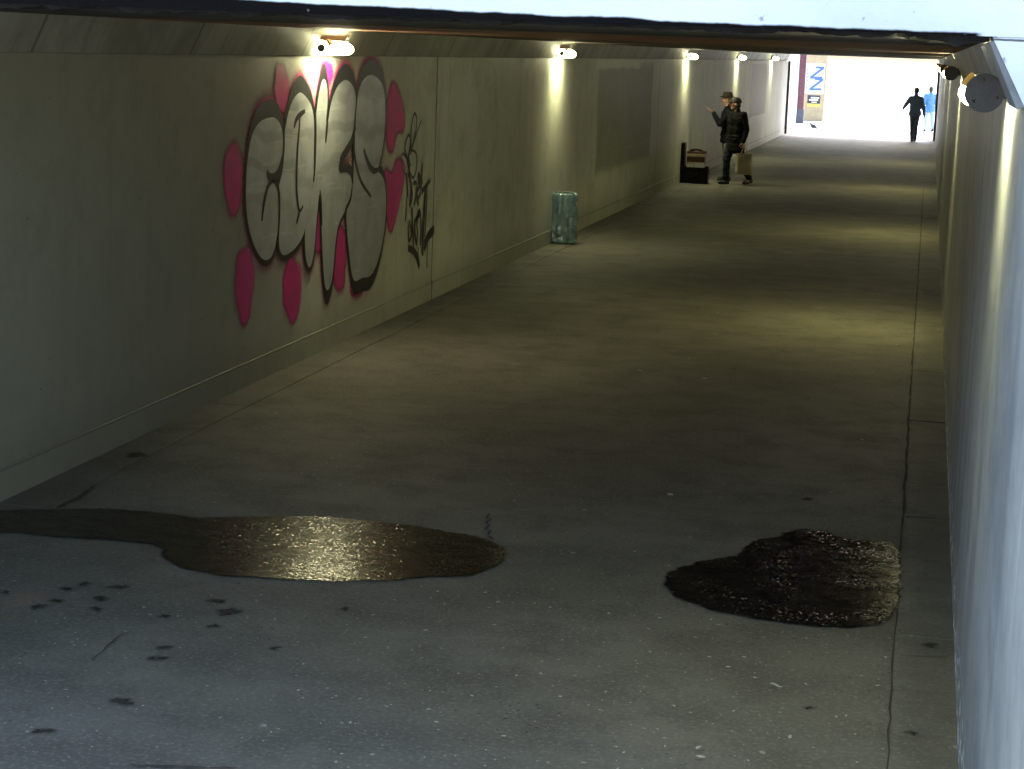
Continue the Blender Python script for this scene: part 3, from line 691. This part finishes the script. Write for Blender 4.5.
# ------------------------------------------------------------------ bin: clear bag on a ring stand
def make_bin(loc):
    t = thing('litter_bin', 'crumpled translucent teal rubbish bag hanging from a ring stand by the left wall', 'bin', loc)
    def shell(rows, seg=72):
        bm = bmesh.new(); rings = []
        for (z, r, amp) in rows:
            ring = []
            for i in range(seg):
                a = 2 * PI * i / seg
                w = amp * (noise.noise(Vector((cos(a) * 3.5, sin(a) * 3.5, z * 3))) + .5 * abs(noise.noise(Vector((cos(a) * 5, sin(a) * 5, z * 13 + 9)))) + .7 * noise.noise(Vector((cos(a) * 9, sin(a) * 9, z * 5 + 4))))
                fold = .3 * amp * sin(11 * a + 3 * sin(z * 7))
                rr = r + w + fold
                ring.append(bm.verts.new((rr * cos(a), rr * sin(a), z + .25 * w)))
            rings.append(ring)
        for p, q in zip(rings, rings[1:]):
            for i in range(seg): bm.faces.new((p[i], p[(i + 1) % seg], q[(i + 1) % seg], q[i]))
        return bm
    m, nt, o = new_mat('translucent teal film'); g = G(nt); p = g.pos()
    f = g.ramp(g.noise(p, 7, 5), .3, .7)
    c = g.mix(f, (.20, .42, .52), (.55, .76, .84))
    nb = facets(g, g.scale(p, (1, 1, .45)), 26, .75)
    tr = g.n('ShaderNodeBsdfTransparent'); g.put(tr.inputs[0], (.72, .86, .85))
    tl = g.n('ShaderNodeBsdfTranslucent'); g.put(tl.inputs[0], c)
    m1 = g.n('ShaderNodeMixShader'); m1.inputs[0].default_value = .35; nt.links.new(g.bsdf(c, .12, Normal=nb), m1.inputs[1]); nt.links.new(tl.outputs[0], m1.inputs[2])
    m2 = g.n('ShaderNodeMixShader'); m2.inputs[0].default_value = .5; nt.links.new(tr.outputs[0], m2.inputs[1]); nt.links.new(m1.outputs[0], m2.inputs[2])
    gl = g.n('ShaderNodeBsdfGlossy'); g.put(gl.inputs['Roughness'], .22); g.put(gl.inputs['Normal'], nb); m3 = g.n('ShaderNodeMixShader'); m3.inputs[0].default_value = .22; nt.links.new(m2.outputs[0], m3.inputs[1]); nt.links.new(gl.outputs[0], m3.inputs[2]); m2 = m3
    g.out(o, m2.outputs[0])
    rows = [(.012, .02, 0), (.012, .12, .02), (.03, .165, .03), (.10, .175, .035)] + [(.16 + .06 * i, .178 - .006 * i, .028) for i in range(7)] + [(.58, .135, .02), (.63, .145, .01), (.665, .158, .004)]
    rows = [(z, q, a * 1.7) for z, q, a in rows]
    bag = obj('bag', shell(rows), m, t, True)
    obj('folded_cuff', shell([(.672, .160, .004), (.68, .172, .006), (.66, .186, .012), (.62, .184, .022), (.565, .170, .034)]), m, bag, True)
    bm = bmesh.new()
    pts = [(.155 * cos(2 * PI * i / 24), .155 * sin(2 * PI * i / 24), .668) for i in range(24)]
    for i in range(24): capsule(bm, pts[i], pts[(i + 1) % 24], .007, .007, 6)
    obj('ring', bm, M['iron'], t, True)
    bm = bmesh.new(); capsule(bm, (-.19, .02, 0), (-.19, .02, .74), .011, .011, 8); capsule(bm, (-.19, .02, .668), (-.15, 0, .668), .008, .008, 8)
    obj('post', bm, M['iron'], t, True)
    bm = bmesh.new(); bmesh.ops.create_cone(bm, cap_ends=True, segments=28, radius1=.17, radius2=.165, depth=.016, matrix=Matrix.Translation((0, 0, .008)))
    obj('base_plate', bm, M['iron'], t)
    bm = bmesh.new()
    for k in range(5):
        a = k * 1.3; ellip(bm, (.07 * cos(a), .07 * sin(a), .07 + .02 * k), (.055, .045, .045))
    fuse('litter', bm, M['damp_solid'], t, .012, 1, .012, 18)
    return t
M['damp_solid'] = simple('dark litter', (.05, .05, .045), (.16, .15, .13), 14, .6)
make_bin((on_floor(562, 243).x + .02, 25.05, .006))

# ------------------------------------------------------------------ people
def hand(bm, w, d, n, size=1.0, curl=.5, spread=.17, thumb_side=1):
    """palm, four bent fingers of unequal length and a thumb; d = pointing direction, n = out of the palm"""
    w, d = Vector(w), Vector(d).normalized(); n = Vector(n); n = (n - d * n.dot(d)).normalized(); s = d.cross(n) * thumb_side
    k = size
    capsule(bm, w, w + d * .05 * k, .024 * k, .028 * k, 10)
    for o in (-.026, -.009, .009, .026): capsule(bm, w + d * .02 * k + s * o * .6 * k, w + d * .085 * k + s * o * k, .014 * k, .0125 * k, 8)
    for o, L in ((.028, .072), (.0095, .080), (-.0095, .074), (-.028, .058)):
        b = w + d * .085 * k + s * o * k
        dd = (d + s * o * 6 * spread).normalized()
        m_ = b + (dd * cos(curl * .5) + n * sin(curl * .5)) * L * .5 * k
        e = m_ + (dd * cos(curl * 1.4) + n * sin(curl * 1.4)) * L * .5 * k
        capsule(bm, b, m_, .0105 * k, .0095 * k, 8); capsule(bm, m_, e, .0095 * k, .008 * k, 8)
    b = w + d * .03 * k + s * .03 * k; m_ = b + (s * .7 + d * .6 + n * .35).normalized() * .042 * k; e = m_ + (d * .9 + n * .4 + s * .1).normalized() * .032 * k
    capsule(bm, b, m_, .0125 * k, .011 * k, 8); capsule(bm, m_, e, .011 * k, .009 * k, 8)
def person(label, loc, rz, J, look, mats, jacket_hem=.70, hat=None, hair=None, voxel=.008, coat_open=0, chest=1.0, hands=((.5, 1), (.5, 1))):
    """J: joints in the figure's own frame (it faces -y, its left is +x)"""
    t = thing('person', label, 'person', loc, rz)
    V = {k: Vector(v) for k, v in J.items()}
    hd = V['head']; rot = Matrix.Rotation(look, 4, 'Z')
    H = lambda x, y, z: hd + (rot @ Vector((x, y, z)))
    bm = bmesh.new()
    # head with brow, nose, lips, chin and ears
    ellip(bm, H(0, .012, .03), (.075, .094, .095), rot); ellip(bm, H(0, -.028, -.045), (.054, .058, .068), rot)
    ellip(bm, H(0, -.066, -.088), (.024, .02, .02), rot); ellip(bm, H(0, -.078, .028), (.05, .016, .013), rot)
    capsule(bm, H(0, -.084, .018), H(0, -.108, -.022), .009, .015); ellip(bm, H(0, -.086, -.052), (.022, .013, .007), rot); ellip(bm, H(0, -.085, -.066), (.02, .012, .007), rot)
    for s in (-1, 1):
        ellip(bm, H(s * .078, .012, -.004), (.01, .02, .032), rot); ellip(bm, H(s * .034, -.066, -.02), (.022, .018, .02), rot)
    capsule(bm, V['neck'] - Vector((0, 0, .05)), hd + Vector((0, .012, -.05)), .058, .052)
    # trunk
    ch, pv = V['chest'], V['pelvis']
    ellip(bm, ch, (.165 * chest, .105, .17)); ellip(bm, (ch + pv) / 2, (.135, .092, .17)); ellip(bm, pv, (.155, .105, .12))
    for s in ('L', 'R'):
        capsule(bm, V['sh' + s], V['el' + s], .052, .04); capsule(bm, V['el' + s], V['wr' + s], .039, .027)
        capsule(bm, V['neck'] - Vector((0, 0, .06)), V['sh' + s], .05, .05)
        capsule(bm, V['hip' + s], V['kn' + s], .08, .055); capsule(bm, V['kn' + s], V['an' + s], .052, .036)
        f = V['toe' + s] - V['an' + s]
        capsule(bm, V['an' + s] + Vector((0, 0, -.035)), V['toe' + s], .04, .032)
    for s, hs in zip(('L', 'R'), hands):
        hand(bm, V['wr' + s], V['hd' + s], V['hn' + s], 1.0, hs[0], .17, hs[1])
    body = fuse('body', bm, M['skin'], t, voxel, 2)
    for s in (-1, 1):
        bm = bmesh.new(); ellip(bm, H(s * .032, -.082, .004), (.011, .007, .006), rot); obj('eye', bm, M['hair'], body, True)
    # jacket
    bm = bmesh.new()
    ellip(bm, ch + Vector((0, 0, .01)), (.205 * chest, .138, .20)); ellip(bm, (ch + pv) / 2, (.185 * chest, .132, .22))
    hem = Vector((pv.x, pv.y, jacket_hem))
    for k in range(6):
        q = pv.lerp(hem, k / 5); ellip(bm, q + Vector((0, 0, .03)), (.19 * chest + .004 * k, .14 + .003 * k, .075))
    for s in ('L', 'R'):
        capsule(bm, V['sh' + s], V['el' + s], .078, .062); d = (V['wr' + s] - V['el' + s])
        capsule(bm, V['el' + s], V['wr' + s] - d * .07, .061, .047)
        capsule(bm, ch + Vector((0, 0, .12)), V['sh' + s], .08, .078)
    capsule(bm, V['neck'] - Vector((0, 0, .07)), V['neck'] + Vector((0, .012, .0)), .095, .075)
    jk = fuse('jacket', bm, mats['jacket'], t, .011, 3, .012, 11)
    bm = bmesh.new()
    fr = -.138
    capsule(bm, ch + Vector((0, fr - .004, .12)), Vector((pv.x, pv.y - .143, jacket_hem + .02)), .006, .006, 6)
    for s in (-1, 1):
        box(bm, pv.x + s * .1 - .05, pv.x + s * .1 + .05, pv.y - .142, pv.y - .125, pv.z - .03, pv.z + .0, .004)
    obj('jacket_trim', bm, mats.get('trim', mats['jacket']), jk)
    # trousers
    bm = bmesh.new(); ellip(bm, pv + Vector((0, 0, -.01)), (.17, .122, .13))
    for s in ('L', 'R'):
        capsule(bm, V['hip' + s], V['kn' + s], .101, .074); a = V['an' + s]; capsule(bm, V['kn' + s], a + (V['kn' + s] - a) * .06, .074, .062)
    fuse('trousers', bm, mats['trousers'], t, .011, 3, .012, 10)
    for s in ('L', 'R'):
        bm = bmesh.new(); a, b = V['an' + s], V['toe' + s]; d = (b - a); d.z = 0; d = d.normalized() if d.length else Vector((0, -1, 0))
        capsule(bm, a + Vector((0, 0, -.03)), a + Vector((0, 0, .02)), .052, .05); capsule(bm, a - d * .045 + Vector((0, 0, -.045)), b, .043, .041); capsule(bm, b - d * .05, b + d * .035 + Vector((0, 0, -.008)), .045, .03)
        fuse('shoe', bm, M['shoe'], t, .01, 2)
    if hair:
        bm = bmesh.new(); ellip(bm, H(0, .03, .045), (.084, .094, .092), rot); ellip(bm, H(0, .06, -.015), (.072, .06, .075), rot)
        fuse('hair', bm, M['hair'], t, .01, 2, .006, 30)
    if hat == 'fedora':
        bm = bmesh.new()
        prof = [(.0, .165), (.05, .172), (.082, .165), (.095, .13), (.101, .08), (.104, .066), (.135, .058), (.146, .066), (.146, .060), (.13, .05), (.1, .052), (.06, .052), (0, .055)]
        n = 28; rings = []
        for r, z in prof:
            rings.append([bm.verts.new(H(r * cos(2 * PI * i / n) * .88, r * sin(2 * PI * i / n) * 1.05 + .008, z - (.02 * max(0, 1 - r / .09) if z > .1 else 0) + (.012 * abs(cos(2 * PI * i / n)) if r > .132 else 0))) for i in range(n)])
        for p, q in zip(rings, rings[1:]):
            for i in range(n): bm.faces.new((p[i], p[(i + 1) % n], q[(i + 1) % n], q[i]))
        bmesh.ops.remove_doubles(bm, verts=bm.verts, dist=.0005); bmesh.ops.recalc_face_normals(bm, faces=bm.faces)
        obj('hat', bm, M['felt'], t, True)
        bm = bmesh.new(); ellip(bm, H(0, .05, -.02), (.072, .055, .065), rot); fuse('hair', bm, M['greyhair'], t, .01, 2)
    if hat == 'cap':
        bm = bmesh.new(); ellip(bm, H(0, .016, .062), (.089, .105, .085), rot); ellip(bm, H(0, .02, .048), (.09, .106, .04), rot); ellip(bm, H(0, -.115, .05), (.07, .062, .012), rot @ Matrix.Rotation(R(12), 4, 'X'))
        fuse('cap', bm, M['cap'], t, .009, 2)
        bm = bmesh.new(); ellip(bm, H(0, .06, -.025), (.074, .05, .06), rot); fuse('hair', bm, M['hair'], t, .01, 2)
    return t
M['greyhair'] = simple('grey hair', (.32, .30, .27), (.22, .2, .18), 50, .6)

z0 = .0
# front man: dark cap, waxed jacket, walking, bag in his left hand
P1 = on_floor(733, 184.5)
J = dict(head=(0, -.05, 1.60), neck=(0, -.01, 1.47), chest=(0, 0, 1.27), pelvis=(0, .0, .93), shL=(.185, .01, 1.39), shR=(-.185, .01, 1.39), elL=(.25, .06, 1.10), wrL=(.235, -.01, .86), hdL=(.0, -.12, -1), hnL=(-1, 0, 0),
         elR=(-.26, .07, 1.11), wrR=(-.26, .05, .86), hdR=(0, -.1, -1), hnR=(1, 0, 0), hipL=(.095, .01, .9), hipR=(-.095, .0, .9), knL=(.11, .08, .48), anL=(.12, .33, .12), toeL=(.13, .20, .045), knR=(-.10, -.12, .49), anR=(-.10, -.11, .085), toeR=(-.11, -.25, .042))
man1 = person('man in a dark cap and waxed jacket walking with a beige bag', (P1.x, P1.y, z0), R(-42), J, R(-40), dict(jacket=M['wax'], trousers=M['denim'], trim=M['case']), .66, 'cap', chest=1.12, hands=((1.5, -1), (.7, 1)))
# man behind: brimmed hat, arm raised, pointing
P2 = on_floor(718.5, 180.5)
J = dict(head=(0, -.035, 1.66), neck=(0, 0, 1.52), chest=(0, .01, 1.31), pelvis=(0, .02, .96), shL=(.18, -.01, 1.43), shR=(-.18, .02, 1.43), elL=(.19, -.20, 1.17), wrL=(.13, -.34, 1.40), hdL=(-.1, -.8, .42), hnL=(0, .3, .9),
         elR=(-.24, .06, 1.14), wrR=(-.235, .0, .90), hdR=(0, -.1, -1), hnR=(1, 0, 0), hipL=(.09, .02, .93), hipR=(-.09, .02, .93), knL=(.10, .0, .5), anL=(.10, .03, .085), toeL=(.11, -.12, .042), knR=(-.11, .02, .5), anR=(-.12, .08, .085), toeR=(-.14, -.07, .042))
man2 = person('man in a brown brimmed hat pointing left, standing behind the bag carrier', (P2.x + .12, P2.y, z0), R(-72), J, R(-8), dict(jacket=M['navy'], trousers=M['khaki']), .80, 'fedora', hands=((.35, -1), (.6, 1)))
# the dark man walking away towards the exit
P3 = on_floor(913, 141.5)
J = dict(head=(0, -.02, 1.62), neck=(0, 0, 1.49), chest=(0, 0, 1.29), pelvis=(0, 0, .95), shL=(.165, 0, 1.39), shR=(-.165, 0, 1.39), elL=(.31, .03, 1.19), wrL=(.385, -.06, 1.06), hdL=(.1, -.2, -.9), hnL=(-.6, 0, 0),
         elR=(-.25, .03, 1.12), wrR=(-.30, -.03, .87), hdR=(-.05, -.1, -1), hnR=(1, 0, 0), hipL=(.085, 0, .92), hipR=(-.085, 0, .92), knL=(.055, -.06, .5), anL=(.035, -.02, .085), toeL=(.045, -.16, .042), knR=(-.05, .03, .5), anR=(-.03, .18, .10), toeR=(-.03, .05, .045))
person('man in dark clothes walking away towards the bright exit, elbow out', (P3.x, P3.y, z0), R(186), J, 0, dict(jacket=M['slate'], trousers=M['slatedark']), .84, None, True, voxel=.009, chest=1.04, hands=((.6, -1), (.6, 1)))
# the person in light blue beyond him
P4 = on_y(930, 105, 74.0)
J = dict(head=(0, -.03, 1.56), neck=(0, 0, 1.43), chest=(0, 0, 1.23), pelvis=(0, 0, .91), shL=(.18, 0, 1.35), shR=(-.18, 0, 1.35), elL=(.25, .05, 1.08), wrL=(.24, -.08, .87), hdL=(0, -.2, -1), hnL=(-1, 0, 0),
         elR=(-.25, .05, 1.08), wrR=(-.24, -.08, .87), hdR=(0, -.2, -1), hnR=(1, 0, 0), hipL=(.085, 0, .88), hipR=(-.085, 0, .88), knL=(.09, -.14, .48), anL=(.09, -.16, .085), toeL=(.09, -.30, .042), knR=(-.08, .1, .47), anR=(-.08, .28, .12), toeR=(-.08, .18, .045))
person('person in a light blue padded jacket half hidden by the right exit edge', (P4.x, 74.0, -.012), R(195), J, 0, dict(jacket=M['blue'], trousers=M['paleblue']), .74, None, True, voxel=.009, hands=((.6, -1), (.6, 1)))

# shopping bag in the front man's left hand
mw = Matrix.Translation(Vector((P1.x, P1.y, z0))) @ Matrix.Rotation(R(-42), 4, 'Z')
hp = mw @ (Vector((.235, -.01, .86)) + Vector((0, -.12, -1)).normalized() * .1)
sb = thing('shopping_bag', 'beige shopping bag with loop handles held by the man in the dark cap', 'bag', (hp.x + .05, hp.y, hp.z - .54), R(12))
bm = bmesh.new(); w, d, hh = .16, .065, .42
rows = []
for k in range(9):
    z = hh * k / 8; f = 1 - .06 * k / 8
    ring = []
    for i in range(24):
        u = i / 24 * 4; sidx = int(u); v = u - sidx
        x, y = [(-w + 2 * w * v, -d), (w, -d + 2 * d * v), (w - 2 * w * v, d), (-w, d - 2 * d * v)][sidx]
        q = .012 * noise.noise(Vector((x * 9, y * 9 + 3, z * 7)))
        ring.append(bm.verts.new((x * f + q, y * (f - .25 * k / 8) + q + .015 * noise.noise(Vector((x * 6, z * 5, 1))), z)))
    rows.append(ring)
for p, q in zip(rows, rows[1:]):
    for i in range(24): bm.faces.new((p[i], p[(i + 1) % 24], q[(i + 1) % 24], q[i]))
bm.faces.new(rows[0][::-1])
obj('bag_body', bm, M['bag'], sb, True)
for s in (-1, 1):
    bm = bmesh.new(); pp = [Vector((-.075 + .15 * i / 10, s * (.045 - .035 * sin(PI * i / 10)), .39 + .155 * sin(PI * i / 10) ** .8)) for i in range(11)]
    for a, b in zip(pp, pp[1:]): capsule(bm, a, b, .006, .006, 6)
    obj('handle', bm, M['bag'], sb, True)

# ------------------------------------------------------------------ busker's case
PC = on_floor(677.5, 183); PD = on_floor(709.5, 183)
ic = thing('instrument_case', 'black instrument case standing open against the left wall beside the men', 'case', (PC.x, PC.y, .006), R(2))
W = PD.x - PC.x
bm = bmesh.new(); t_ = .018
box(bm, 0, W, 0, .4, 0, t_, .004); box(bm, 0, W, 0, t_, t_ + .001, .33, .004); box(bm, 0, W, .4 - t_, .4, t_ + .001, .33, .004)
box(bm, 0, t_, t_ + .001, .399 - t_, t_ + .001, .33, .004); box(bm, W - t_, W, t_ + .001, .399 - t_, t_ + .001, .325, .004)
obj('case_body', bm, M['case'], ic)
bm = bmesh.new(); box(bm, -.004, .115, .006, .39, .333, .80, .012); ld = obj('lid', bm, M['case'], ic)
for q in (.12, .28): obj('latch', box(bmesh.new(), W + .001, W + .012, q - .02, q + .02, .2, .28, .003), M['iron'], ic)
bm = bmesh.new(); capsule(bm, (W * .4, -.012, .22), (W * .4, -.03, .18), .008, .008, 6); capsule(bm, (W * .4, -.03, .18), (W * .62, -.03, .18), .008, .008, 6); capsule(bm, (W * .62, -.03, .18), (W * .62, -.012, .22), .008, .008, 6)
obj('handle', bm, M['case'], ic, True)
ac = thing('accordion', 'small brown and cream banded accordion resting in the open black case', 'accordion', (PC.x + .17, PC.y + .03, .03), R(2))
bm = bmesh.new()
for k in range(13):                      # pleated bellows between the two end boards
    x = .05 + k * .018; e = .012 if k % 2 else 0
    box(bm, x, x + .0175, e, .30 - e, .24, .61 - e)
obj('bellows', bm, M['brown'], ac)
for x in (-.015, .285):
    bm = bmesh.new(); box(bm, x, x + .062, -.01, .31, .22, .625, .02); obj('end_board', bm, M['brown'], ac)
bm = bmesh.new()
for z in (.345, .51): box(bm, -.02, .35, -.022, -.011, z, z + .055, .003)
obj('cream_band', bm, M['cream'], ac)
bm = bmesh.new()
for k in range(6): capsule(bm, (.02 + k * .055, .15, .60 + .045 * sin(PI * (k + .5) / 6)), (.075 + k * .055, .15, .60 + .045 * sin(PI * min(1, (k + 1.5) / 6))), .022, .022, 8)
obj('strap', bm, M['case'], ac, True)
bm = bmesh.new(); box(bm, -.005, .14, -.05, -.047, .30, .37); box(bm, .15, .35, -.047, -.044, .30, .395)
sh = obj('paper_sheet', bm, M['paper']); sh.location = ac.location; sh.rotation_euler.z = R(2)
tag(sh, 'bright white paper slips propped in front of the banded accordion', 'paper')

# ------------------------------------------------------------------ far mouth
tag(obj('edge_post', B(wall_x(T1) + .0, wall_x(T1) + .07, T1 - .5, T1 - .25, 0, 2.44, .01), M['iron']), 'dark rusty steel edge post at the left side of the far exit', 'post')
tag(obj('edge_post', B(XR - .075, XR - .002, T1 - 1.2, T1 - .8, .012, 2.42, .01), M['iron']), 'dark steel edge post at the right side of the far exit', 'post')
ow = thing('outer_wall', 'bright white wall beyond the exit with a grey block at its foot', 'wall')
obj('wall_face', B(-5.6, -5.12, T1 + .03, 79.0, -.1, 3.3), M['white'], ow)
bm = bmesh.new(); box(bm, -5.118, -4.86, 67.2, 68.6, -.1, .62, .02); obj('foot_block', bm, M['greyblk'], ow)
pl = thing('steel_pillar', 'maroon steel pillar on a dark grey base outside the exit', 'pillar', (-4.98, 77.1, -.012))
bm = bmesh.new(); box(bm, -.125, .125, -.12, .12, .561, 3.6, .012); sh_ = obj('shaft', bm, M['maroon'], pl)
bm = bmesh.new()
for z in (1.0, 1.5, 2.0, 2.5):
    for x in (-.08, .08): ellip(bm, (x, -.122, z), (.012, .008, .012))
obj('rivet', bm, M['maroon'], sh_, True)
bm = bmesh.new(); box(bm, -.15, .15, -.15, .15, 0, .56, .015); obj('base', bm, M['slategrey'], pl)
tw = thing('rendered_pier', 'tan rendered pier with a blue lettered poster and a small black sign', 'pier', (-4.66, 80.4, -.012))
bm = bmesh.new(); box(bm, -.42, .42, 0, .5, 0, 3.6, .02)
for v in bm.verts:
    if v.co.x > 0: v.co.x += .05 * v.co.z / 3.6 + .02 * noise.noise(v.co * 3)
obj('pier_body', bm, M['tan'], tw)
ps = obj('poster', B(-.40, .36, -.006, -.002, 1.12, 2.36), M['posterpaper'], tw)
bm = bmesh.new()
def bar(a, b, w, y):
    a, b = Vector(a), Vector(b); d = (b - a).normalized(); q = Vector((-d.y, d.x)) * w
    bm.faces.new([bm.verts.new((p.x, y, p.y)) for p in (a - q, b - q, b + q, a + q)])
for zb in (2.2, 1.72):
    bar((-.02, zb), (.34, zb), .045, -.0085); bar((.32, zb), (-.2, zb - .42), .05, -.0105); bar((-.22, zb - .43), (.28, zb - .40), .045, -.0125)
for k in range(6): bar((-.36, 2.1 - .15 * k), (-.30, 2.1 - .15 * k), .03, -.0085)
obj('poster_lettering', bm, M['posterblue'], ps)
sg = obj('small_sign', B(-.27, .25, -.014, -.002, .72, 1.06), M['sign'], tw)
bm = bmesh.new(); bar((-.13, .96), (.21, .96), .025, -.0165); bar((-.20, .87), (.17, .87), .03, -.0165); bar((-.10, .78), (.12, .78), .015, -.0165)
obj('sign_lettering', bm, M['paper'], sg)
obj('yellow_strip', B(-.27, .25, -.010, -.002, .60, .715), M['yellow'], tw)
# pigeon on the ground by the exit
PB_ = on_floor(812.5, 130.0)
bd = thing('pigeon', 'grey pigeon walking on the ground just outside the exit', 'bird', (PB_.x, PB_.y, -.012), R(-40))
bm = bmesh.new(); ellip(bm, (0, 0, .16), (.06, .13, .065), Matrix.Rotation(R(-25), 4, 'X')); capsule(bm, (0, -.08, .19), (0, -.11, .235), .046, .032); ellip(bm, (0, -.125, .25), (.030, .036, .030)); capsule(bm, (0, -.15, .248), (0, -.175, .24), .009, .004)
capsule(bm, (0, .1, .12), (0, .24, .075), .04, .018)
fuse('body', bm, M['feather'], bd, .007, 2)
for s in (-1, 1):
    bm = bmesh.new(); ellip(bm, (s * .055, .03, .165), (.014, .11, .05), Matrix.Rotation(R(-25), 4, 'X')); obj('wing', bm, M['slategrey'], bd, True)
    bm = bmesh.new(); capsule(bm, (s * .025, 0, .11), (s * .028, .01, .008), .008, .006, 6)
    for a in (-.5, 0, .5): capsule(bm, (s * .028, .01, .008), (s * .028 + .035 * sin(a), .01 - .035 * cos(a), .006), .005, .004, 6)
    obj('leg', bm, M['maroon'], bd, True)

# ------------------------------------------------------------------ light
SUN_EL, SUN_AZ = R(52), R(10)           # azimuth clockwise from +y: ahead, so the near portal face lies in shade
wd = bpy.data.worlds.new('World'); S.world = wd; wd.use_nodes = True
nt = wd.node_tree; bg = nt.nodes['Background']
sk = nt.nodes.new('ShaderNodeTexSky'); sk.sky_type = 'NISHITA'; sk.sun_disc = False
sk.sun_elevation = SUN_EL; sk.sun_rotation = SUN_AZ; sk.dust_density = 4.0; sk.ozone_density = 1.0; sk.air_density = 1.0
hs = nt.nodes.new('ShaderNodeHueSaturation'); hs.inputs['Saturation'].default_value = .98; hs.inputs['Hue'].default_value = .485
nt.links.new(sk.outputs[0], hs.inputs['Color']); nt.links.new(hs.outputs[0], bg.inputs[0]); bg.inputs[1].default_value = .15
sd = bpy.data.lights.new('sun', 'SUN'); sd.energy = 1.0; sd.angle = R(12); sd.color = (1, .98, .95)
so = bpy.data.objects.new('sun', sd); COL.objects.link(so)
dirv = -Vector((sin(SUN_AZ) * cos(SUN_EL), cos(SUN_AZ) * cos(SUN_EL), sin(SUN_EL)))
so.rotation_euler = dirv.to_track_quat('-Z', 'Y').to_euler()

vs = S.view_settings; vs.view_transform = 'Standard'; vs.look = 'None'; vs.exposure = 2.75; vs.gamma = 1; vs.use_curve_mapping = False
S.cycles.use_denoising = True
S.cycles.max_bounces = 10; S.cycles.diffuse_bounces = 6; S.cycles.transparent_max_bounces = 16
